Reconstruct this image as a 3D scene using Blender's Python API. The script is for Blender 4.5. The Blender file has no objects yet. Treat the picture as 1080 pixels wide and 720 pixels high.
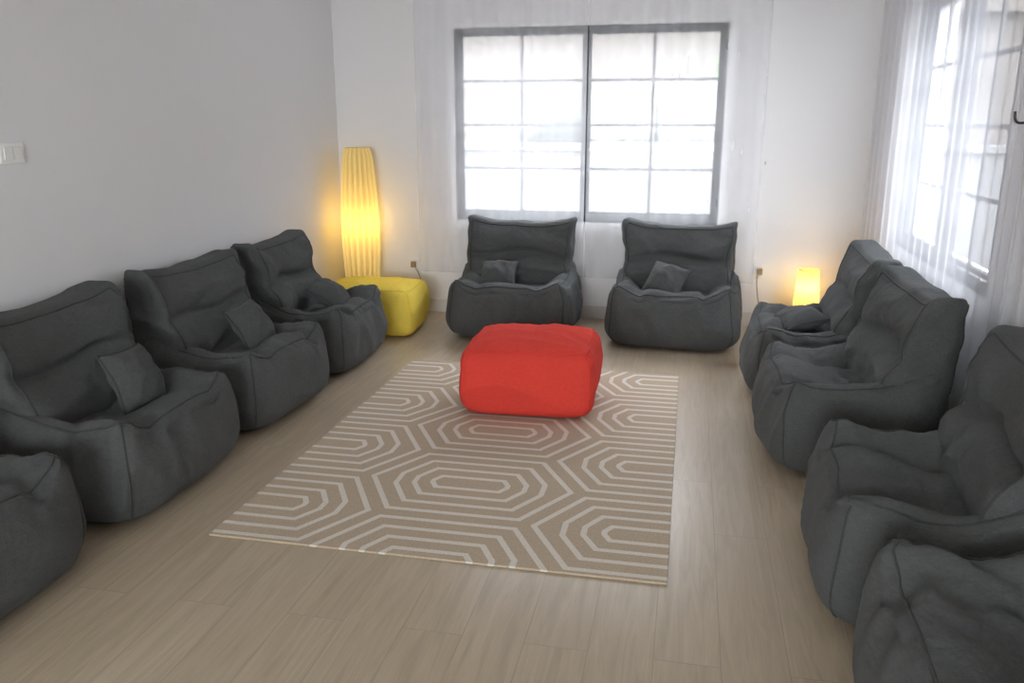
import bpy, math, random
from mathutils import Vector, Matrix, Euler, noise
random.seed(7)
S = bpy.context.scene
COL = S.collection
S.view_settings.view_transform='Standard'

# ------------------------------------------------------------------ helpers
def link(o):
    COL.objects.link(o); return o

def mesh_obj(name, verts, faces, mat=None, parent=None, smooth=True, loc=None):
    me = bpy.data.meshes.new(name)
    me.from_pydata([tuple(v) for v in verts], [], faces)
    me.update()
    if smooth:
        for p in me.polygons: p.use_smooth = True
    o = bpy.data.objects.new(name, me)
    if mat: me.materials.append(mat)
    if loc: o.location = loc
    if parent: o.parent = parent
    return link(o)

def empty(name, loc=(0,0,0), rot=0.0):
    o = bpy.data.objects.new(name, None)
    o.empty_display_size = 0.1
    o.location = loc
    o.rotation_euler = (0,0,rot)
    return link(o)

def tag(o, label=None, category=None, group=None, kind=None):
    if label: o["label"] = label
    if category: o["category"] = category
    if group: o["group"] = group
    if kind: o["kind"] = kind
    return o

def box_data(x0,x1,y0,y1,z0,z1):
    v=[(x0,y0,z0),(x1,y0,z0),(x1,y1,z0),(x0,y1,z0),(x0,y0,z1),(x1,y0,z1),(x1,y1,z1),(x0,y1,z1)]
    f=[(0,3,2,1),(4,5,6,7),(0,1,5,4),(1,2,6,5),(2,3,7,6),(3,0,4,7)]
    return v,f

def boxes(name, lst, mat, parent=None, bevel=0.0, loc=None):
    V=[];F=[]
    for b in lst:
        v,f=box_data(*b); n=len(V)
        V+=v; F+=[tuple(i+n for i in q) for q in f]
    o=mesh_obj(name,V,F,mat,parent,smooth=False,loc=loc)
    if bevel>0:
        m=o.modifiers.new("bevel","BEVEL"); m.width=bevel; m.segments=3
    return o

def tube_data(pts, r, seg=8, closed=False):
    pts=[Vector(p) for p in pts]; n=len(pts); V=[];F=[]
    up=Vector((0.13,0.27,0.95)).normalized(); prev=None
    for i,p in enumerate(pts):
        if closed: t=(pts[(i+1)%n]-pts[i-1])
        else: t=pts[min(i+1,n-1)]-pts[max(i-1,0)]
        if t.length<1e-9: t=Vector((0,0,1))
        t.normalize()
        if prev is None:
            a=up.cross(t)
            if a.length<1e-3: a=Vector((1,0,0)).cross(t)
        else:
            a=prev-t*prev.dot(t)
        a.normalize(); prev=a.copy(); b=t.cross(a)
        for k in range(seg):
            an=2*math.pi*k/seg
            V.append(p+a*math.cos(an)*r+b*math.sin(an)*r)
    m=n if closed else n-1
    for i in range(m):
        for k in range(seg):
            i2=(i+1)%n; k2=(k+1)%seg
            F.append((i*seg+k,i*seg+k2,i2*seg+k2,i2*seg+k))
    if not closed:
        F.append(tuple(reversed(range(seg)))); F.append(tuple((n-1)*seg+k for k in range(seg)))
    return V,F

def join_data(lst):
    V=[];F=[]
    for v,f in lst:
        n=len(V); V+=list(v); F+=[tuple(i+n for i in q) for q in f]
    return V,F

def lathe_data(prof, seg=48, mod=None):
    V=[];F=[]
    for (r,z) in prof:
        for k in range(seg):
            a=2*math.pi*k/seg
            rr=r*(mod(a,z) if mod else 1)
            V.append((rr*math.cos(a),rr*math.sin(a),z))
    for i in range(len(prof)-1):
        for k in range(seg):
            k2=(k+1)%seg
            F.append((i*seg+k,i*seg+k2,(i+1)*seg+k2,(i+1)*seg+k))
    return V,F

_cg={}
def cube_grid(N):
    if N in _cg: return _cg[N]
    idx={};P=[];F=[]
    def vid(i,j,k):
        key=(i,j,k)
        if key not in idx:
            idx[key]=len(P); P.append(Vector((2*i/N-1,2*j/N-1,2*k/N-1)))
        return idx[key]
    for a in range(N):
        for b in range(N):
            F.append((vid(a,b,0),vid(a,b+1,0),vid(a+1,b+1,0),vid(a+1,b,0)))
            F.append((vid(a,b,N),vid(a+1,b,N),vid(a+1,b+1,N),vid(a,b+1,N)))
            F.append((vid(a,0,b),vid(a+1,0,b),vid(a+1,0,b+1),vid(a,0,b+1)))
            F.append((vid(a,N,b),vid(a,N,b+1),vid(a+1,N,b+1),vid(a+1,N,b)))
            F.append((vid(0,a,b),vid(0,a,b+1),vid(0,a+1,b+1),vid(0,a+1,b)))
            F.append((vid(N,a,b),vid(N,a+1,b),vid(N,a+1,b+1),vid(N,a,b+1)))
    _cg[N]=(P,F); return P,F

def sq(p,n):
    s=(abs(p.x)**n+abs(p.y)**n+abs(p.z)**n)**(1.0/n)
    return p/s

def sst(a,b,x):
    t=max(0.0,min(1.0,(x-a)/(b-a))); return t*t*(3-2*t)
def gs(x,c,w): return math.exp(-((x-c)/w)**2)
def ridge(v):
    n=noise.noise(v); return 1.0-min(1.0,abs(n)*2.6)

# ------------------------------------------------------------------ materials
def new_mat(name):
    m=bpy.data.materials.new(name); m.use_nodes=True
    nt=m.node_tree; nt.nodes.clear()
    out=nt.nodes.new("ShaderNodeOutputMaterial")
    return m,nt,out
def N_(nt,t,**kw):
    n=nt.nodes.new(t)
    for k,v in kw.items(): setattr(n,k,v)
    return n
def math_(nt,op,a,b=None,c=None):
    n=nt.nodes.new("ShaderNodeMath"); n.operation=op
    for i,x in enumerate((a,b,c)):
        if x is None: continue
        if isinstance(x,(int,float)): n.inputs[i].default_value=x
        else: nt.links.new(x,n.inputs[i])
    return n.outputs[0]
def mixc(nt,fac,a,b,mode='MIX'):
    n=nt.nodes.new("ShaderNodeMix"); n.data_type='RGBA'; n.blend_type=mode
    for i,x in ((0,fac),(6,a),(7,b)):
        if isinstance(x,(int,float)): n.inputs[i].default_value=x
        elif isinstance(x,tuple): n.inputs[i].default_value=x
        else: nt.links.new(x,n.inputs[i])
    return n.outputs[2]

def simple(name,col,rough=0.5,metal=0.0,var=0.06,scale=8.0,bump=0.0,bscale=200.0,spec=0.5):
    m,nt,out=new_mat(name)
    b=N_(nt,"ShaderNodeBsdfPrincipled"); nt.links.new(b.outputs[0],out.inputs[0])
    tc=N_(nt,"ShaderNodeTexCoord"); nz=N_(nt,"ShaderNodeTexNoise"); nz.inputs["Scale"].default_value=scale
    nz.inputs["Detail"].default_value=4
    nt.links.new(tc.outputs["Object"],nz.inputs["Vector"])
    lo=tuple(c*(1-var) for c in col)+(1,); hi=tuple(min(1,c*(1+var)) for c in col)+(1,)
    nt.links.new(mixc(nt,nz.outputs["Fac"],lo,hi),b.inputs["Base Color"])
    b.inputs["Roughness"].default_value=rough; b.inputs["Metallic"].default_value=metal
    b.inputs["Specular IOR Level"].default_value=spec
    if bump>0:
        n2=N_(nt,"ShaderNodeTexNoise"); n2.inputs["Scale"].default_value=bscale; n2.inputs["Detail"].default_value=3
        nt.links.new(tc.outputs["Object"],n2.inputs["Vector"])
        bp=N_(nt,"ShaderNodeBump"); bp.inputs["Strength"].default_value=bump; bp.inputs["Distance"].default_value=0.002
        nt.links.new(n2.outputs["Fac"],bp.inputs["Height"]); nt.links.new(bp.outputs[0],b.inputs["Normal"])
    return m

def fabric(name,col,wr=0.15,sheen=0.06,rough=1.0,var=0.4):
    m,nt,out=new_mat(name)
    b=N_(nt,"ShaderNodeBsdfPrincipled"); nt.links.new(b.outputs[0],out.inputs[0])
    tc=N_(nt,"ShaderNodeTexCoord")
    def thr(sc):
        mp=N_(nt,"ShaderNodeMapping"); mp.inputs["Scale"].default_value=sc
        nt.links.new(tc.outputs["Object"],mp.inputs["Vector"])
        n=N_(nt,"ShaderNodeTexNoise"); n.inputs["Scale"].default_value=1; n.inputs["Detail"].default_value=2
        nt.links.new(mp.outputs[0],n.inputs["Vector"]); return n.outputs["Fac"]
    w=math_(nt,'ADD',math_(nt,'MULTIPLY',thr((300,300,50)),0.5),math_(nt,'MULTIPLY',thr((50,50,300)),0.5))
    n3=N_(nt,"ShaderNodeTexNoise"); n3.inputs["Scale"].default_value=5; n3.inputs["Detail"].default_value=3
    nt.links.new(tc.outputs["Object"],n3.inputs["Vector"])
    f=math_(nt,'ADD',math_(nt,'MULTIPLY',w,0.75),math_(nt,'MULTIPLY',n3.outputs["Fac"],0.25))
    f=math_(nt,'ADD',math_(nt,'MULTIPLY',math_(nt,'SUBTRACT',f,0.5),1.8),0.5)
    lo=tuple(c*(1-var) for c in col)+(1,); hi=tuple(min(1,c*(1+var)) for c in col)+(1,)
    nt.links.new(mixc(nt,f,lo,hi),b.inputs["Base Color"])
    b.inputs["Roughness"].default_value=rough
    b.inputs["Specular IOR Level"].default_value=0.12
    b.inputs["Sheen Weight"].default_value=sheen
    b.inputs["Sheen Roughness"].default_value=0.6
    n2=N_(nt,"ShaderNodeTexNoise"); n2.inputs["Scale"].default_value=11; n2.inputs["Detail"].default_value=4; n2.inputs["Distortion"].default_value=0.8
    nt.links.new(tc.outputs["Object"],n2.inputs["Vector"])
    bp=N_(nt,"ShaderNodeBump"); bp.inputs["Strength"].default_value=wr; bp.inputs["Distance"].default_value=0.03
    nt.links.new(n2.outputs["Fac"],bp.inputs["Height"])
    bp2=N_(nt,"ShaderNodeBump"); bp2.inputs["Strength"].default_value=0.5; bp2.inputs["Distance"].default_value=0.002
    nt.links.new(w,bp2.inputs["Height"]); nt.links.new(bp.outputs[0],bp2.inputs["Normal"])
    nt.links.new(bp2.outputs[0],b.inputs["Normal"])
    return m

M_char = fabric("charcoal_fabric",(0.078,0.081,0.081),wr=0.25)
M_pipe = fabric("charcoal_piping",(0.054,0.056,0.056),wr=0.05)
M_pil  = fabric("pillow_fabric",(0.078,0.081,0.081),wr=0.12)
M_red  = fabric("red_fabric",(0.74,0.066,0.048),wr=0.16,sheen=0.0,var=0.18)
M_yel  = fabric("yellow_fabric",(0.84,0.63,0.10),wr=0.12,sheen=0.0,var=0.15)
M_wall = simple("white_paint",(0.83,0.825,0.835),rough=0.85,var=0.01,scale=1.5,bump=0.05,bscale=60,spec=0.2)
M_base = simple("skirting",(0.66,0.65,0.64),rough=0.5,var=0.02)
M_frame= simple("dark_aluminium",(0.028,0.032,0.043),rough=0.45,metal=0.0)
M_munt = simple("light_bar",(0.22,0.22,0.23),rough=0.5)
M_plast= simple("white_plastic",(0.88,0.87,0.84),rough=0.35)
M_plug = simple("brown_plastic",(0.30,0.20,0.10),rough=0.4)
M_cord = simple("beige_cord",(0.35,0.30,0.22),rough=0.5)
M_ring = simple("cream_wire",(0.75,0.62,0.32),rough=0.5)
M_metal= simple("dark_metal",(0.05,0.05,0.05),rough=0.35,metal=0.8)
M_chrome=simple("brushed_metal",(0.5,0.5,0.5),rough=0.3,metal=1.0)

def floor_mat():
    m,nt,out=new_mat("oak_planks")
    b=N_(nt,"ShaderNodeBsdfPrincipled"); nt.links.new(b.outputs[0],out.inputs[0])
    tc=N_(nt,"ShaderNodeTexCoord"); mp=N_(nt,"ShaderNodeMapping"); mp.inputs["Rotation"].default_value=(0,0,math.radians(90))
    mp.inputs["Location"].default_value=(0.35,0.03,0)
    nt.links.new(tc.outputs["Object"],mp.inputs["Vector"])
    br=N_(nt,"ShaderNodeTexBrick"); nt.links.new(mp.outputs[0],br.inputs["Vector"])
    br.inputs["Scale"].default_value=1.0; br.inputs["Brick Width"].default_value=1.22; br.inputs["Row Height"].default_value=0.18
    br.inputs["Mortar Size"].default_value=0.0014; br.inputs["Mortar Smooth"].default_value=0.1
    br.inputs["Color1"].default_value=(0.0,0.0,0.0,1); br.inputs["Color2"].default_value=(1,1,1,1); br.inputs["Mortar"].default_value=(0.5,0.5,0.5,1)
    br.offset=0.37; br.offset_frequency=2
    mp2=N_(nt,"ShaderNodeMapping"); mp2.inputs["Scale"].default_value=(18,1.3,1)
    nt.links.new(tc.outputs["Object"],mp2.inputs["Vector"])
    cmb=N_(nt,"ShaderNodeCombineXYZ"); nt.links.new(math_(nt,'MULTIPLY',br.outputs["Color"],7.0),cmb.inputs[1])
    va=N_(nt,"ShaderNodeVectorMath",operation='ADD'); nt.links.new(mp2.outputs[0],va.inputs[0]); nt.links.new(cmb.outputs[0],va.inputs[1])
    g=N_(nt,"ShaderNodeTexNoise"); g.inputs["Scale"].default_value=1.6; g.inputs["Detail"].default_value=8; g.inputs["Distortion"].default_value=1.2; g.inputs["Roughness"].default_value=0.62
    nt.links.new(va.outputs[0],g.inputs["Vector"])
    rp=N_(nt,"ShaderNodeValToRGB"); nt.links.new(g.outputs["Fac"],rp.inputs[0])
    rp.color_ramp.elements[0].position=0.28; rp.color_ramp.elements[0].color=(0.385,0.305,0.213,1)
    rp.color_ramp.elements[1].position=0.70; rp.color_ramp.elements[1].color=(0.525,0.433,0.318,1)
    c=mixc(nt,math_(nt,'MULTIPLY',br.outputs["Color"],0.18),rp.outputs[0],(0.35,0.275,0.19,1))
    c=mixc(nt,math_(nt,'MULTIPLY',br.outputs["Fac"],0.35),c,(0.18,0.13,0.09,1))
    nt.links.new(c,b.inputs["Base Color"])
    b.inputs["Roughness"].default_value=0.28
    bp=N_(nt,"ShaderNodeBump"); bp.inputs["Strength"].default_value=0.1; bp.inputs["Distance"].default_value=0.002
    nt.links.new(g.outputs["Fac"],bp.inputs["Height"]); nt.links.new(bp.outputs[0],b.inputs["Normal"])
    return m
M_floor=floor_mat()

def rug_mat():
    m,nt,out=new_mat("woven_rug")
    b=N_(nt,"ShaderNodeBsdfPrincipled"); nt.links.new(b.outputs[0],out.inputs[0])
    tc=N_(nt,"ShaderNodeTexCoord"); sp=N_(nt,"ShaderNodeSeparateXYZ"); nt.links.new(tc.outputs["Object"],sp.inputs[0])
    X=sp.outputs[0]; Y=sp.outputs[1]
    H=0.305; a=0.275; t3=H/1.732; a2=0.60; off=a+a2+t3; PY=2*H; sp_=0.0720
    def cell(ax,x,oy):
        y=math_(nt,'ABSOLUTE',math_(nt,'WRAP',math_(nt,'SUBTRACT',Y,oy),PY/2,-PY/2))
        s=math_(nt,'ADD',math_(nt,'MULTIPLY',x,0.866),math_(nt,'MULTIPLY',y,0.5))
        d2=math_(nt,'ADD',s,H-(ax*0.866+H*0.5))
        d=math_(nt,'MAXIMUM',y,d2)
        d3=math_(nt,'MINIMUM',math_(nt,'ADD',x,H-(ax+t3-0.045)),H-sp_)
        return math_(nt,'MAXIMUM',d,d3)
    xa=math_(nt,'ABSOLUTE',X)
    c1=cell(a,xa,-0.55)
    c2=cell(a2,math_(nt,'ABSOLUTE',math_(nt,'SUBTRACT',xa,off)),-0.55+H)
    d=math_(nt,'MINIMUM',c1,c2)
    ph=math_(nt,'WRAP',math_(nt,'SUBTRACT',H,d),sp_,0.0)
    ln=math_(nt,'LESS_THAN',math_(nt,'ABSOLUTE',math_(nt,'SUBTRACT',ph,sp_*0.5)),0.0108)
    tx=N_(nt,"ShaderNodeTexNoise"); tx.inputs["Scale"].default_value=150; tx.inputs["Detail"].default_value=3
    nt.links.new(tc.outputs["Object"],tx.inputs["Vector"])
    base=mixc(nt,tx.outputs["Fac"],(0.38,0.298,0.213,1),(0.63,0.515,0.39,1))
    line=mixc(nt,tx.outputs["Fac"],(0.60,0.555,0.48,1),(0.84,0.79,0.72,1))
    nt.links.new(mixc(nt,ln,base,line),b.inputs["Base Color"])
    b.inputs["Roughness"].default_value=0.95; b.inputs["Specular IOR Level"].default_value=0.1
    h=math_(nt,'ADD',math_(nt,'MULTIPLY',ln,0.8),tx.outputs["Fac"])
    bp=N_(nt,"ShaderNodeBump"); bp.inputs["Strength"].default_value=0.6; bp.inputs["Distance"].default_value=0.004
    nt.links.new(h,bp.inputs["Height"]); nt.links.new(bp.outputs[0],b.inputs["Normal"])
    return m
M_rug=rug_mat()

def sheer(name,transp,col=(0.96,0.96,0.98),facing=0.22):
    m,nt,out=new_mat(name)
    tr=N_(nt,"ShaderNodeBsdfTransparent"); tr.inputs[0].default_value=(0.99,0.99,1,1)
    tl=N_(nt,"ShaderNodeBsdfTranslucent"); tl.inputs[0].default_value=col+(1,)
    df=N_(nt,"ShaderNodeBsdfDiffuse"); df.inputs[0].default_value=col+(1,)
    m1=N_(nt,"ShaderNodeMixShader"); m1.inputs[0].default_value=0.5
    nt.links.new(tl.outputs[0],m1.inputs[1]); nt.links.new(df.outputs[0],m1.inputs[2])
    m2=N_(nt,"ShaderNodeMixShader")
    lw=N_(nt,"ShaderNodeLayerWeight"); lw.inputs[0].default_value=0.5
    tc=N_(nt,"ShaderNodeTexCoord"); nz=N_(nt,"ShaderNodeTexNoise"); nz.inputs["Scale"].default_value=3
    nt.links.new(tc.outputs["Object"],nz.inputs["Vector"])
    f=math_(nt,'ADD',math_(nt,'MULTIPLY',lw.outputs["Facing"],facing),1-transp)
    f=math_(nt,'ADD',f,math_(nt,'MULTIPLY',math_(nt,'SUBTRACT',nz.outputs["Fac"],0.5),0.04))
    nt.links.new(f,m2.inputs[0]); nt.links.new(tr.outputs[0],m2.inputs[1]); nt.links.new(m1.outputs[0],m2.inputs[2])
    nt.links.new(m2.outputs[0],out.inputs[0])
    return m
M_sheerA=sheer("sheer_voile",0.66,facing=0.22)
M_sheerB=sheer("sheer_voile_thin",0.74,facing=0.22)
M_sheerC=sheer("sheer_voile_side",0.54,facing=0.14,col=(0.93,0.94,0.98))

def glass_mat(name,t):
    m,nt,out=new_mat(name)
    tr=N_(nt,"ShaderNodeBsdfTransparent"); tr.inputs[0].default_value=t+(1,)
    gl=N_(nt,"ShaderNodeBsdfGlossy"); gl.inputs["Roughness"].default_value=0.02
    mx=N_(nt,"ShaderNodeMixShader"); mx.inputs[0].default_value=0.04
    nt.links.new(tr.outputs[0],mx.inputs[1]); nt.links.new(gl.outputs[0],mx.inputs[2]); nt.links.new(mx.outputs[0],out.inputs[0])
    return m
M_glass1=glass_mat("window_glass_tint",(0.72,0.73,0.74))
M_glassC=glass_mat("clear_window_glass",(0.95,0.97,0.97))

def shade_mat(name,e_lo,e_hi,zc,zw):
    m,nt,out=new_mat(name)
    em=N_(nt,"ShaderNodeEmission"); tl=N_(nt,"ShaderNodeBsdfTranslucent"); tl.inputs[0].default_value=(0.8,0.68,0.34,1)
    df=N_(nt,"ShaderNodeBsdfDiffuse"); df.inputs[0].default_value=(0.80,0.69,0.36,1)
    tc=N_(nt,"ShaderNodeTexCoord"); sp=N_(nt,"ShaderNodeSeparateXYZ"); nt.links.new(tc.outputs["Object"],sp.inputs[0])
    t=math_(nt,'DIVIDE',math_(nt,'SUBTRACT',sp.outputs[2],zc),zw)
    g=math_(nt,'EXPONENT',math_(nt,'MULTIPLY',math_(nt,'MULTIPLY',t,t),-1.0))
    an=math_(nt,'ARCTAN2',sp.outputs[1],sp.outputs[0])
    pl=math_(nt,'ADD',math_(nt,'MULTIPLY',math_(nt,'COSINE',math_(nt,'MULTIPLY',an,18.0)),0.48),0.54)
    st=math_(nt,'MULTIPLY',math_(nt,'ADD',math_(nt,'MULTIPLY',g,e_hi-e_lo),e_lo),pl)
    nt.links.new(mixc(nt,g,(1.0,0.77,0.28,1),(1.0,0.84,0.40,1)),em.inputs[0]); nt.links.new(st,em.inputs[1])
    m1=N_(nt,"ShaderNodeMixShader"); m1.inputs[0].default_value=0.5
    nt.links.new(tl.outputs[0],m1.inputs[1]); nt.links.new(df.outputs[0],m1.inputs[2])
    ad=N_(nt,"ShaderNodeAddShader"); nt.links.new(m1.outputs[0],ad.inputs[0]); nt.links.new(em.outputs[0],ad.inputs[1])
    nt.links.new(ad.outputs[0],out.inputs[0])
    return m
M_shadeA=shade_mat("pleated_paper_tall",0.16,0.26,0.60,0.60)
M_shadeB=shade_mat("pleated_paper_small",0.22,0.42,0.22,0.16)

# ------------------------------------------------------------------ room
XL,XR,YB,YF,ZC=-2.62,1.22,6.08,-3.6,2.75
T=0.2
def struct(o): o["kind"]="structure"; return o
struct(boxes("floor",[(XL-T,XR+T,YF-T,YB+T,-0.1,0)],M_floor))
struct(boxes("ceiling",[(XL-T,XR+T,YF-T,YB+T,ZC,ZC+0.1)],M_wall))
struct(boxes("wall_left",[(XL-T,XL,YF-T,YB+T,0,ZC)],M_wall))
WX0,WX1,WZ0,WZ1=-1.70,0.205,0.735,2.065
struct(boxes("wall_back",[(XL,WX0,YB,YB+T,0,ZC),(WX1,XR,YB,YB+T,0,ZC),(WX0,WX1,YB,YB+T,0,WZ0),(WX0,WX1,YB,YB+T,WZ1,ZC)],M_wall))
RY0,RY1=3.70,5.36
struct(boxes("wall_right",[(XR,XR+T,YF-T,RY0,0,ZC),(XR,XR+T,RY1,YB+T,0,ZC),
    (XR,XR+T,RY0,RY1,0,WZ0),(XR,XR+T,RY0,RY1,WZ1,ZC)],M_wall))
FX0,FX1,FZ0,FZ1=-1.9,0.6,0.7,2.2
struct(boxes("wall_front",[(XL,FX0,YF-T,YF,0,ZC),(FX1,XR,YF-T,YF,0,ZC),(FX0,FX1,YF-T,YF,0,FZ0),(FX0,FX1,YF-T,YF,FZ1,ZC)],M_wall))
bh,bt=0.10,0.014
struct(boxes("baseboard_back",[(XL,XR,YB-bt,YB,0,bh)],M_base,bevel=0.003))
struct(boxes("baseboard_left",[(XL,XL+bt,YF,YB-bt,0,bh)],M_base,bevel=0.003))
struct(boxes("baseboard_right",[(XR-bt,XR,YF,YB-bt,0,bh)],M_base,bevel=0.003))

def window(name,w,h,loc,rot,glass):
    root=empty(name,loc,rot); struct(root)
    fw=0.038
    y0,y1=0.004,0.09
    fr=[(0,fw,y0,y1,0,h),(w-fw,w,y0,y1,0,h),(fw,w-fw,y0,y1,0,fw),(fw,w-fw,y0,y1,h-fw,h),(w/2-0.016,w/2+0.016,y0,y1,fw,h-fw)]
    boxes("frame",fr,M_frame,root,bevel=0.004)
    si=0.016
    for (a,b,yy) in ((fw,w/2-0.016,0.035),(w/2+0.016,w-fw,0.035)):
        s=[(a,a+si,yy,yy+0.03,fw,h-fw),(b-si,b,yy,yy+0.03,fw,h-fw),(a+si,b-si,yy,yy+0.03,fw,fw+si),(a+si,b-si,yy,yy+0.03,h-fw-si,h-fw)]
        sash=boxes("sash",s,M_frame,root,bevel=0.003)
        mw=0.011; L=[]
        xm=(a+b)/2; L.append((xm-mw,xm+mw,yy+0.008,yy+0.022,fw+si,h-fw-si))
        for k in (1,2,3):
            zz=fw+si+(h-2*fw-2*si)*k/4
            L.append((a+si,xm-mw,yy+0.008,yy+0.022,zz-mw,zz+mw)); L.append((xm+mw,b-si,yy+0.008,yy+0.022,zz-mw,zz+mw))
        g=boxes("glazing_bars",L,M_munt,sash)
        gp=boxes("glass_pane",[(a+si,b-si,yy+0.024,yy+0.027,fw+si,h-fw-si)],glass,sash)
    sl=boxes("window_sill",[(-0.0,w,-0.0,0.02,-0.02,0.0)],M_frame,root)
    return root
window("window_1",WX1-WX0,WZ1-WZ0,(WX0,YB,WZ0),0,M_glass1)
window("window_2",RY1-RY0,WZ1-WZ0,(XR,RY1,WZ0),-math.pi/2,M_glass1)
window("added_fill_window",FX1-FX0,FZ1-FZ0,(FX1,YF,FZ0),math.pi,M_glassC)  # unseen window added behind the camera to let in soft frontal fill

# ------------------------------------------------------------------ chairs
def wr(p,seed,amp,sc):
    v=Vector((p.x*sc[0]+seed*7.3,p.y*sc[1]-seed*3.1,p.z*sc[2]+seed*1.7))
    w=noise.noise(v*0.7)*0.8
    v=v+Vector((w,w*0.5,-w))
    return amp*(ridge(v)-0.35)+amp*0.5*noise.noise(v*2.3)
def pucker(along,dist,seed,amp=0.007):
    return amp*noise.noise(Vector((along*16,seed*3.3,dist*2)))*math.exp(-dist/0.24)

def base_def(p,seed):
    q=sq(p,6.0)
    ax=abs(q.x)
    arm=sst(0.44,0.84,ax)
    fr=gs(q.y,-0.80,0.44)
    seat=0.326+0.044*fr+0.012*math.cos(q.x*3.0)-0.024*gs(q.y,0.1,0.4)*gs(q.x,0,0.5)
    armh=0.412+0.090*sst(0.0,0.95,q.y)+0.056*gs(q.y,-0.95,0.20)*sst(0.65,0.97,ax)-0.014*gs(q.y,-0.3,0.35)
    armh+=0.020*noise.noise(Vector((q.x*1.3,q.y*1.8,seed*4.4)))
    Ht=seat+(armh-seat)*arm
    z01=(q.z+1)/2
    z=Ht*z01
    side=math.sin(math.pi*min(1,max(0,z01)))**0.8
    low=gs(z01,0.28,0.30)
    x=q.x*(0.400+0.020*side+0.018*low)
    y=-0.015+q.y*(0.322+0.020*side+0.014*low)
    if q.y<0:
        y-=0.034*(1-q.x*q.x)*side*abs(q.y)
    P=Vector((x,y,z))
    if p.z<-0.999: return Vector((x,y,max(0.0,z)))
    nrm=Vector((q.x**3*1.0,q.y**3,max(0,q.z)**3))
    if nrm.length>0: nrm.normalize()
    if q.z<0.75:
        d=wr(P,seed,0.018,(4.6,4.6,2.0))
        along=p.x if abs(p.y)>0.99 else p.y
        d+=pucker(along,1-q.z,seed)
    else:
        d=wr(P,seed+3,0.021,(4.0,4.8,4))
        d+=pucker(p.x,abs(-1-q.y),seed+1)+pucker(p.y,1-ax,seed+2)
    d+=0.014*noise.noise(P*2.4+Vector((seed*5,0,0)))
    d*=sst(0.0,0.25,z01)
    P+=nrm*d
    if q.z>0.7:
        P.z-=0.018*gs(ax,0.50,0.07)*(0.6+0.6*noise.noise(Vector((q.y*4,seed,ax))))
    P.z=max(P.z,0.0)
    return P

def back_def(p,seed):
    q=sq(p,7.6)
    ax=abs(q.x)
    z01=(q.z+1)/2
    Hb=0.555
    z=0.19+Hb*z01
    ear=0.088*(ax**5)*sst(0.55,1.0,z01)
    z+=ear-0.012*(1-ax)*sst(0.8,1,z01)
    z+=0.014*noise.noise(Vector((q.x*1.2,seed*9.1,0.3)))*sst(0.6,1,z01)
    w=0.384-0.018*math.sin(math.pi*z01)+0.022*sst(0.7,1,z01)-0.010*(1-z01)
    x=q.x*w
    th=0.152*(1-z01)+0.072*z01+0.016*math.sin(math.pi*z01)
    yc=0.165+0.140*z01
    y=yc+q.y*th
    y-=0.050*(ax**3)*(0.5+0.5*z01)
    if q.y<0:
        f=min(1,abs(q.y)*1.2)*(1-ax**6)
        y+=f*0.048*gs(z01,0.60+0.030*math.sin(q.x*4+seed),0.045)
        y-=f*0.034*gs(z01,0.42,0.13)
        y-=f*0.022*gs(z01,0.80,0.13)
        y+=f*0.016*gs(z01,0.60,0.25)*gs(q.x,0,0.5)
    P=Vector((x,y,z))
    nrm=Vector((q.x**3,q.y**3,q.z**3)); nrm.normalize()
    d=wr(P,seed+11,0.019,(3.2,4,5.8))
    if abs(p.y)>0.99: d+=pucker(p.x,1-abs(q.z),seed+5)+pucker(p.z,1-ax,seed+6)
    d+=0.010*noise.noise(P*3.0+Vector((seed*2,4,0)))
    d*=1-0.60*sst(0.82,0.97,z01)
    P+=nrm*d
    return P

def edge_path(a,b,n=26):
    a=Vector(a);b=Vector(b)
    return [a.lerp(b,i/n) for i in range(n+1)]

def build_chair(seed):
    root=empty("bean_bag_chair")
    P,F=cube_grid(52)
    mesh_obj("seat",[base_def(p,seed) for p in P],F,M_char,root)
    mesh_obj("backrest",[back_def(p,seed) for p in P],F,M_char,root)
    def out(v,c): return v+(v-c).normalized()*0.001
    c=Vector((0,0,0.2))
    pth=edge_path((-1,1,1),(-1,-1,1))+edge_path((-1,-1,1),(1,-1,1))[1:]+edge_path((1,-1,1),(1,1,1))[1:]
    L=[tube_data([out(base_def(p,seed),c) for p in pth],0.0044)]
    for sx in (-1,1):
        L.append(tube_data([out(base_def(p,seed),c) for p in edge_path((sx,-1,1),(sx,-1,-0.95))],0.0042))
    V,FF=join_data(L); mesh_obj("seat_piping",V,FF,M_pipe,root)
    cb=Vector((0,0.2,0.5)); L=[]
    for sy in (-1,1):
        pth=edge_path((-1,sy,-0.6),(-1,sy,1))+edge_path((-1,sy,1),(1,sy,1))[1:]+edge_path((1,sy,1),(1,sy,-0.6))[1:]
        L.append(tube_data([out(back_def(p,seed),cb) for p in pth],0.0042))
    V,FF=join_data(L); mesh_obj("backrest_piping",V,FF,M_pipe,root)
    return root

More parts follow.
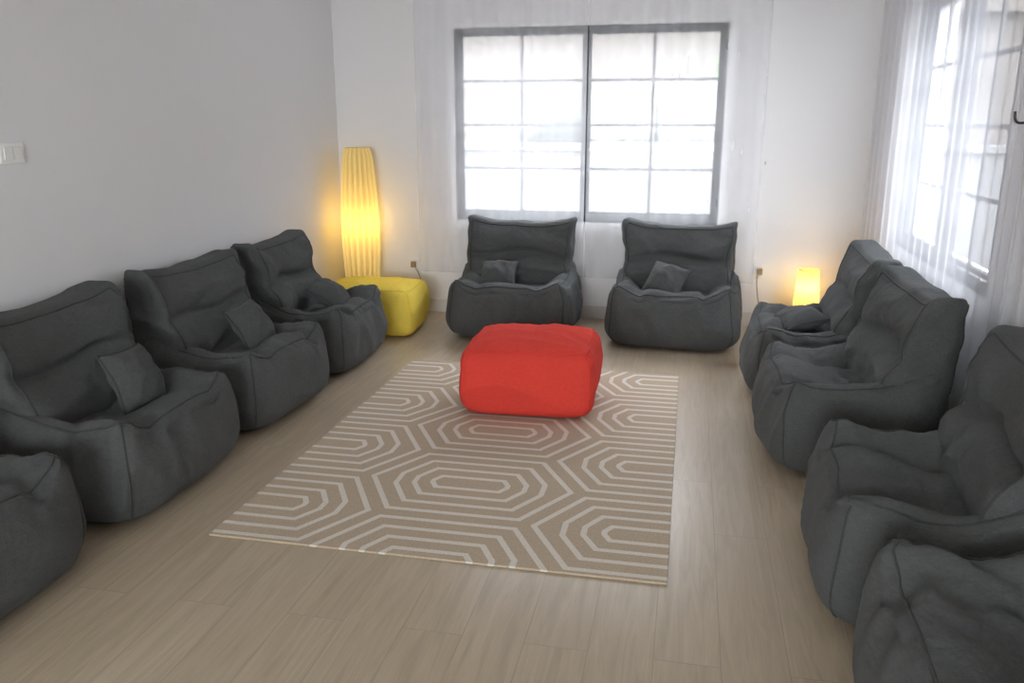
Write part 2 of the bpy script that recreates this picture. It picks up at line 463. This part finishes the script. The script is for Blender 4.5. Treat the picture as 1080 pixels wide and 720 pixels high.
protos=[build_chair(1.0),build_chair(2.6),build_chair(4.1),build_chair(5.7)]
used=[False]*4
def place_chair(variant,loc,rot,label,sc=(1,1,1)):
    src=protos[variant]
    if not used[variant]:
        used[variant]=True; r=src
    else:
        r=src.copy(); COL.objects.link(r)
        for ch in list(src.children):
            c=ch.copy(); COL.objects.link(c); c.parent=r
    r.location=loc; r.rotation_euler=(0,0,math.radians(rot)); r.scale=sc
    tag(r,label,"bean bag chair","charcoal bean bag chairs around the rug")
    return r
LW="charcoal grey fabric bean bag armchair against the white wall"
ls=(0.98,0.96,0.98)
chairs={}
chairs['B1']=place_chair(0,(-1.15,5.60,0),0,"charcoal grey fabric bean bag armchair under the window, beside yellow pouf")
chairs['B2']=place_chair(1,(-0.06,5.58,0),-3,"charcoal grey fabric bean bag armchair under the window, near small lamp")
chairs['L1']=place_chair(1,(-2.205,4.62,0),93,"charcoal grey fabric bean bag armchair beside the yellow pouf",ls)
chairs['L2']=place_chair(2,(-2.205,3.70,0),88,LW,ls)
chairs['L3']=place_chair(3,(-2.205,2.74,0),92,LW,ls)
chairs['L4']=place_chair(2,(-2.21,1.79,0),90,LW,ls)
chairs['R1']=place_chair(2,(0.72,4.66,0),-92,"charcoal grey fabric bean bag armchair by sheer curtain and small lamp",(1,0.96,1))
chairs['R2']=place_chair(0,(0.73,3.74,0),-88,"charcoal grey fabric bean bag armchair against the sheer curtain",(1,0.96,1))
chairs['R3']=place_chair(1,(0.80,2.60,0),-95,"charcoal grey fabric bean bag armchair on wooden floor beside the rug",(1,0.95,0.99))
chairs['R4']=place_chair(3,(0.82,1.68,0),-91,"charcoal grey fabric bean bag armchair on wooden floor",(1,0.94,1.04))

# ------------------------------------------------------------------ pillows
def pillow_mesh():
    n=22; V=[];F=[];idx={}
    for s in (1,-1):
        for i in range(n+1):
            for j in range(n+1):
                brd=i in (0,n) or j in (0,n)
                if s==-1 and brd: idx[(s,i,j)]=idx[(1,i,j)]; continue
                u=2*i/n-1; v=2*j/n-1
                t=0.058*(((1-u*u)*(1-v*v))**0.45)
                k=1-0.10*(1-u*u)*(abs(v)**3); k2=1-0.10*(1-v*v)*(abs(u)**3)
                w=(0.008*ridge(Vector((u*1.5,v*1.5,s*3.0)))+0.006*noise.noise(Vector((u*3,v*3,s))))*(0 if brd else 1)
                bend=-0.014*(u*u*0.6+v*v)+0.008*noise.noise(Vector((u*1.2,v*1.2,8)))
                idx[(s,i,j)]=len(V); V.append((0.128*u*k2,0.128*v*k,s*(t+w)+bend))
    for i in range(n):
        for j in range(n):
            q=[(1,i,j),(1,i+1,j),(1,i+1,j+1),(1,i,j+1)]
            F.append(tuple(idx[a] for a in q))
            q=[(-1,i,j),(-1,i,j+1),(-1,i+1,j+1),(-1,i+1,j)]
            F.append(tuple(idx[a] for a in q))
    brd=[idx[(1,i,0)] for i in range(n)]+[idx[(1,n,j)] for j in range(n)]+[idx[(1,n-i,n)] for i in range(n)]+[idx[(1,0,n-j)] for j in range(n)]
    return V,F,[V[i] for i in brd]
pv,pf,pb=pillow_mesh()
pproto=[None]
def place_pillow(ch,x,y,z,tilt,spin,label):
    if pproto[0] is None:
        r=empty("throw_pillow"); mesh_obj("pillow_cover",pv,pf,M_pil,r)
        V,FF=tube_data(pb,0.004,6,True); mesh_obj("piping",V,FF,M_pipe,r); pproto[0]=r
    else:
        src=pproto[0]; r=src.copy(); COL.objects.link(r)
        for c0 in list(src.children):
            c=c0.copy(); COL.objects.link(c); c.parent=r
    cm=Matrix.Translation(chairs[ch].location)@Euler(chairs[ch].rotation_euler).to_matrix().to_4x4()
    m=cm@Matrix.Translation((x,y,z))@Matrix.Rotation(math.radians(tilt),4,'X')@Matrix.Rotation(math.radians(spin),4,'Z')
    r.location=m.to_translation(); r.rotation_euler=m.to_euler()
    tag(r,label,"pillow","small square throw pillows")
pl="small square charcoal throw pillow leaning on a bean bag chair"
place_pillow('B1',-0.10,-0.105,0.418,38,4,pl)
place_pillow('B2',-0.05,-0.105,0.428,44,-16,pl)
place_pillow('L1',0.06,-0.09,0.410,34,8,pl)
place_pillow('L2',0.05,-0.080,0.430,60,4,pl)
place_pillow('L3',0.07,-0.085,0.435,66,-3,pl)
place_pillow('R1',0.02,-0.11,0.390,14,20,"small square charcoal throw pillow lying flat on a chair seat")

# ------------------------------------------------------------------ poufs
def pouf_def(p,dim,seed,n0):
    q=sq(p,n0)
    z01=(q.z+1)/2
    side=math.sin(math.pi*z01)
    x=q.x*(dim[0]/2*0.97+0.022*side); y=q.y*(dim[1]/2*0.97+0.022*side)
    z=z01*dim[2]
    if q.z>0: z+=0.018*(1-q.x**2)*(1-q.y**2)*q.z-0.010*gs(abs(q.x),0.8,0.2)*gs(abs(q.y),0.2,0.5)
    P=Vector((x,y,z))
    n=Vector((q.x**3,q.y**3,max(0,q.z)**3))
    if n.length>0: n.normalize()
    al=p.x if abs(p.x)<0.99 else p.y
    P+=n*(wr(P,seed,0.012,(3,3,4))+0.010*noise.noise(P*3.5+Vector((seed,0,0)))+pucker(al,abs(1-q.z),seed,0.005))*sst(0,0.2,z01)
    P.z=max(0,P.z); return P
def pouf(name,dim,seed,mat,loc,rot,label,n0):
    root=empty(name,loc,math.radians(rot))
    P,F=cube_grid(44)
    mesh_obj("cover",[pouf_def(p,dim,seed,n0) for p in P],F,mat,root)
    loop=edge_path((-1,-1,1),(1,-1,1))[:-1]+edge_path((1,-1,1),(1,1,1))[:-1]+edge_path((1,1,1),(-1,1,1))[:-1]+edge_path((-1,1,1),(-1,-1,1))[:-1]
    f=lambda p:pouf_def(p,dim,seed,n0)
    L=[tube_data([f(p) for p in loop],0.0048,6,True)]
    for sx in (-1,1):
        for sy in (-1,1):
            L.append(tube_data([f(p) for p in edge_path((sx,sy,1),(sx,sy,-0.95))],0.0044,6))
    V,FF=join_data(L); mesh_obj("seam_piping",V,FF,mat,root)
    tag(root,label,"pouf")
    return root
pouf("pouf",(0.665,0.62,0.355),5.0,M_red,(-0.745,4.08,0.009),3,"bright red square fabric pouf standing on the patterned rug",7)
pouf("pouf.001",(0.66,0.50,0.335),8.0,M_yel,(-2.13,5.44,0),4,"yellow square fabric pouf in front of the tall floor lamp",9)

# ------------------------------------------------------------------ rug
rug=boxes("rug",[(-0.8,0.8,-1.15,1.15,0,0.008)],M_rug,bevel=0.002,loc=(-0.804,3.56,0.0005))
tag(rug,"beige woven rug with cream nested geometric line pattern","rug")

# ------------------------------------------------------------------ lamps
def pleat(nf,amp): return lambda a,z: 1+amp*math.cos(nf*a)
def lamp(name,prof,mat,loc,label,bulbz,power,cat):
    root=empty(name,loc)
    V,F=lathe_data(prof,180,pleat(18,0.07)); mesh_obj("lamp_shade",V,F,mat,root)
    r0=prof[0][0]; z0=prof[0][1]; zt=prof[-1][1]; rt=prof[-1][0]
    V,F=lathe_data([(0,0),(r0*0.85,0),(r0*0.9,0.008),(r0*0.85,0.016),(0.012,0.02),(0.009,z0+0.06),(0,z0+0.06)],32); mesh_obj("lamp_base",V,F,M_metal,root)
    for (r,z) in ((r0,z0),(rt,zt)):
        V,F=join_data([tube_data([(r*math.cos(t*math.pi/16),r*math.sin(t*math.pi/16),z) for t in range(32)],0.003,6,True),
            tube_data([(-r,0,z),(r,0,z)],0.002,6)])
        mesh_obj("shade_ring",V,F,M_ring,root)
    V,F=lathe_data([(0.0,bulbz-0.05),(0.014,bulbz-0.045),(0.014,bulbz-0.02),(0.03,bulbz+0.02),(0.024,bulbz+0.045),(0,bulbz+0.055)],20); mesh_obj("bulb",V,F,mat,root)
    V,F=tube_data([(0,0,z0),(0,0,bulbz-0.04)],0.006); mesh_obj("pole",V,F,M_metal,root)
    tag(root,label,cat)
    ld=bpy.data.lights.new(name+"_glow",'POINT'); ld.energy=power; ld.color=(1.0,0.70,0.24); ld.shadow_soft_size=0.03
    lo=bpy.data.objects.new(name+"_glow",ld); lo.location=(0,0,bulbz+0.1); lo.parent=root; link(lo)
    return root
prof=[]
for i in range(25):
    t=i/24; z=0.05+1.19*t
    r=0.084+0.048*math.sin(math.pi*(0.10+0.82*t))
    if t>0.94: r-=0.012*((t-0.94)/0.06)**2
    prof.append((r,z))
lamp("floor_lamp",prof,M_shadeA,(-2.39,5.88,0),"tall glowing yellow pleated paper floor lamp in the corner",0.60,2.8,"lamp")
prof=[(0.088-0.024*(i/12)**1.3,0.04+0.415*i/12) for i in range(13)]
lamp("small_lamp",prof,M_shadeB,(0.82,5.88,0),"small glowing yellow pleated lamp on the floor by curtain",0.24,2.8,"lamp")

# ------------------------------------------------------------------ outlets, cords, switch
def outlet(loc,label,cordpts):
    r=empty("wall_outlet",loc)
    boxes("outlet_plate",[(-0.042,0.042,-0.008,0,-0.042,0.042)],M_plast,r,bevel=0.003)
    boxes("plug",[(-0.018,0.018,-0.040,-0.008,-0.022,0.022)],M_plug,r,bevel=0.005)
    V,F=tube_data(cordpts,0.004,6); mesh_obj("cord",V,F,M_cord,r)
    tag(r,label,"outlet"); return r
def bez(ps,n=24):
    ps=[Vector(p) for p in ps]; out=[]
    for i in range(n+1):
        t=i/n; q=ps[:]
        while len(q)>1: q=[q[k].lerp(q[k+1],t) for k in range(len(q)-1)]
        out.append(q[0])
    return out
outlet((-2.044,YB,0.365),"white wall outlet with brown plug and beige cord",
   bez([(0,-0.035,0),(0.03,-0.07,-0.02),(0.13,-0.05,-0.12),(0.10,-0.03,-0.30),(0.02,-0.04,-0.37),(-0.10,-0.05,-0.359),(-0.2,-0.10,-0.359)]))
outlet((0.515,YB,0.402),"white wall outlet with plug and hanging lamp cord",
   bez([(0,-0.035,0),(-0.05,-0.06,-0.05),(0.02,-0.04,-0.2),(0.0,-0.03,-0.42),(0.10,-0.06,-0.396),(0.25,-0.18,-0.396)]))
sw=empty("light_switch",(XL,2.885,1.302))
boxes("switch_plate",[(0,0.010,-0.062,0.062,-0.040,0.040)],M_plast,sw,bevel=0.003)
boxes("rocker",[(0.010,0.015,-0.046,-0.003,-0.025,0.025)],M_plast,sw,bevel=0.002)
boxes("rocker",[(0.010,0.015,0.003,0.046,-0.025,0.025)],M_plast,sw,bevel=0.002)
tag(sw,"white double rocker light switch on the wall","light switch")

# ------------------------------------------------------------------ curtains
def curtain(name,c0,c1,zt,zb,mat,axis,base,amp,waves,seed,label):
    nx=int(waves*12); nz=26; V=[];F=[]
    for j in range(nz+1):
        t=j/nz; z=zt+(zb-zt)*t
        for i in range(nx+1):
            s=i/nx
            ph=2*math.pi*waves*s+1.4*math.sin(s*9+seed)+0.5*math.sin(t*2.2+s*5)
            d=amp*math.sin(ph)*(0.55+0.45*noise.noise(Vector((s*6,t*1.2,seed))))*(0.8+0.4*t)
            d+=amp*0.5*noise.noise(Vector((s*9,t*2,seed+5)))
            c=c0+(c1-c0)*s
            d=max(-amp*1.3,min(amp*1.3,d))
            V.append((c,base+d,z) if axis=='x' else (base+d,c,z))
    for j in range(nz):
        for i in range(nx):
            a=j*(nx+1)+i; F.append((a,a+1,a+nx+2,a+nx+1))
    root=mesh_obj(name,V,F,mat)
    tag(root,label,"curtain"); return root
zt=2.598
curtain("curtain",-1.98,-0.735,zt,0.32,M_sheerA,'x',6.025,0.010,11,1.0,"white sheer voile curtain over the window, hanging in soft folds")
curtain("curtain.001",-0.725,0.47,zt,0.32,M_sheerB,'x',6.025,0.010,10,2.0,"thin white sheer voile curtain over the window")
curtain("curtain.002",3.44,5.98,zt,0.10,M_sheerC,'y',1.150,0.014,17,3.0,"long white sheer curtain covering the side window")
curtain("curtain.003",3.08,3.38,zt,0.10,M_sheerC,'y',1.165,0.012,4,4.0,"gathered white sheer curtain beside the side window")
def rod(name,a,b):
    r=empty(name,tuple((Vector(a)+Vector(b))/2)); c=Vector(r.location)
    V,F=tube_data([Vector(a)-c,Vector(b)-c],0.013,12); mesh_obj("pole",V,F,M_chrome,r)
    tag(r,"slim metal curtain rod above the window","curtain rod"); return r
rod("curtain_rod",(-2.1,6.02,2.612),(0.6,6.02,2.612)); rod("curtain_rod.001",(1.150,2.9,2.612),(1.150,5.99,2.612))
def hook(loc,rot,label,k=1.0,reach=0.08,mat=None):
    mat=mat or M_metal
    r=empty("curtain_hook",loc,rot)
    boxes("hook_plate",[(-0.012*k,0.012*k,-0.006,0,-0.03*k,0.03*k)],mat,r,bevel=0.002)
    V,F=tube_data(bez([(0,-0.004,0),(0,-reach*0.8,-0.02*k),(0,-reach,-0.03*k),(0,-reach,0.03*k)],12),0.005*k); mesh_obj("hook_arm",V,F,mat,r)
    tag(r,label,"curtain hook"); return r
hook((XR,3.41,1.43),-math.pi/2,"black metal curtain tie-back hook on the wall",0.9,0.09)
hook((-1.93,YB,1.15),0,"small metal curtain tie-back hook on the wall",0.4,0.03,M_chrome)
hook((0.50,YB,1.15),0,"small metal curtain tie-back hook on the wall",0.4,0.03,M_chrome)

# ------------------------------------------------------------------ exterior
M_ground=simple("paving",(0.20,0.195,0.185),rough=0.9)
M_white=simple("render_white",(0.150,0.150,0.152),rough=0.9)
M_beige=simple("beige_stucco",(0.120,0.109,0.099),rough=0.9,var=0.05)
M_cool=simple("cool_stucco",(0.088,0.092,0.102),rough=0.9,var=0.05)
M_roof=simple("brown_eave",(0.110,0.099,0.088),rough=0.9)
M_hedge=simple("hedge_leaves",(0.038,0.042,0.040),rough=0.9,var=0.3,scale=6)
M_palm=simple("palm_green",(0.05,0.085,0.035),rough=0.7)
M_winx=simple("dim_window",(0.075,0.075,0.08),rough=0.3)
gr=boxes("ground",[(-16,18,-14,60,-0.35,-0.15)],M_ground); gr["kind"]="structure"
bw=boxes("boundary_wall",[(-9,5.3,9.4,9.6,-0.15,1.12),(-9,5.3,9.35,9.65,1.12,1.19)],M_white); tag(bw,"white rendered boundary wall outside the window","garden wall")
bw2=boxes("boundary_wall.001",[(5.4,5.6,-4,9.3,-0.15,0.6),(5.35,5.65,-4,9.3,0.6,0.66)],M_cool); tag(bw2,"low pale boundary wall outside the side window","garden wall")
hs=empty("house",(-1,15,-0.15))
boxes("facade",[(-9,9,0,5,0,6.0)],M_beige,hs)
boxes("roof_eave",[(-9.3,9.3,-0.25,5,3.2,3.35)],M_roof,hs)
for x in (-5.2,-2.6,0.6,3.2): boxes("house_window",[(x,x+1.2,-0.04,0,0.9,2.3)],M_winx,hs)
tag(hs,"beige neighbouring house with brown eave seen through window","house")
h2=empty("sky_block_house",(9.2,12.0,-0.15))  # building added to block bright sky behind the side curtain
boxes("facade",[(0,6,-14,44,0,8.5)],M_cool,h2)
for y in (-10.5,-6.5,-2.5,1.5,5.5,9.5,13.5,17.5,21.5):
    for z in (1.2,4.3): boxes("house_window",[(-0.04,0,y,y+1.3,z,z+1.4)],M_winx,h2)
tag(h2,"added house blocking the bright sky beyond the side garden wall","house")
P,F=cube_grid(30)
def hd(p):
    q=sq(p,5); v=Vector((q.x*2.4,q.y*0.45,(q.z+1)*0.85))
    return v+Vector((0,0,1))*0.25*noise.noise(v*1.5)*(q.z>0)+Vector((q.x,q.y,max(0,q.z)))*0.10*noise.noise(v*5)
hg=mesh_obj("hedge",[hd(p) for p in P],F,M_hedge,loc=(0.1,11.0,-0.15)); tag(hg,"dull green clipped hedge behind the garden wall","hedge",kind="stuff")
pt=empty("palm_tree",(1.1,13.1,-0.15))
V,F=lathe_data([(0.16,0),(0.13,1.0),(0.11,2.3),(0.0,2.35)],16,lambda a,z:1+0.06*math.sin(z*40)); mesh_obj("trunk",V,F,M_roof,pt)
L=[]
for k in range(14):
    an=k*2*math.pi/14; ln=1.1+0.2*random.random(); V=[];F=[]
    for i in range(13):
        t=i/12; rr=ln*t; zz=2.3+0.55*math.sin(t*2.2)-0.9*t*t
        w=0.16*math.sin(math.pi*min(1,t*0.9+0.08))
        if i%2: w*=0.45
        c=Vector((math.cos(an)*rr,math.sin(an)*rr,zz)); sd=Vector((-math.sin(an),math.cos(an),0))*w
        V+= [c+sd-Vector((0,0,w*0.5)), c, c-sd-Vector((0,0,w*0.5))]
    for i in range(12):
        a=i*3; F+=[(a,a+1,a+4,a+3),(a+1,a+2,a+5,a+4)]
    L.append((V,F))
V,F=join_data(L); o=mesh_obj("fronds",V,F,M_palm,pt,smooth=False)
tag(pt,"green palm tree outside the window","palm tree")

# ------------------------------------------------------------------ light
w=bpy.data.worlds.new("overcast"); S.world=w; w.use_nodes=True; nt=w.node_tree; nt.nodes.clear()
o=nt.nodes.new("ShaderNodeOutputWorld"); bg=nt.nodes.new("ShaderNodeBackground")
tc=nt.nodes.new("ShaderNodeTexCoord"); sp=nt.nodes.new("ShaderNodeSeparateXYZ"); nt.links.new(tc.outputs["Generated"],sp.inputs[0])
rp=nt.nodes.new("ShaderNodeValToRGB"); nt.links.new(sp.outputs[2],rp.inputs[0])
rp.color_ramp.elements[0].color=(0.88,0.88,0.89,1); rp.color_ramp.elements[1].color=(0.92,0.95,1.0,1)
nt.links.new(rp.outputs[0],bg.inputs[0]); bg.inputs[1].default_value=31.0; nt.links.new(bg.outputs[0],o.inputs[0])
def portal(loc,rot,sx,sy):
    ld=bpy.data.lights.new("window_portal",'AREA'); ld.shape='RECTANGLE'; ld.size=sx; ld.size_y=sy
    ld.cycles.is_portal=True
    lo=bpy.data.objects.new("window_portal",ld); lo.location=loc; lo.rotation_euler=rot; link(lo)
portal(((WX0+WX1)/2,YB+0.17,(WZ0+WZ1)/2),(math.radians(-90),0,0),WX1-WX0,WZ1-WZ0)
portal((XR+0.17,(RY0+RY1)/2,(WZ0+WZ1)/2),(math.radians(90),0,math.radians(90)),RY1-RY0,WZ1-WZ0)
portal(((FX0+FX1)/2,YF-0.17,(FZ0+FZ1)/2),(math.radians(90),0,0),FX1-FX0,FZ1-FZ0)

# ------------------------------------------------------------------ camera
cd=bpy.data.cameras.new("camera"); cam=bpy.data.objects.new("camera",cd); link(cam)
cd.sensor_width=36; cd.lens=880/1080*36; cd.clip_start=0.05
cam.location=(0,0,1.418)
cam.rotation_euler=(math.radians(90-14.7),0,math.radians(11.85))
S.camera=cam
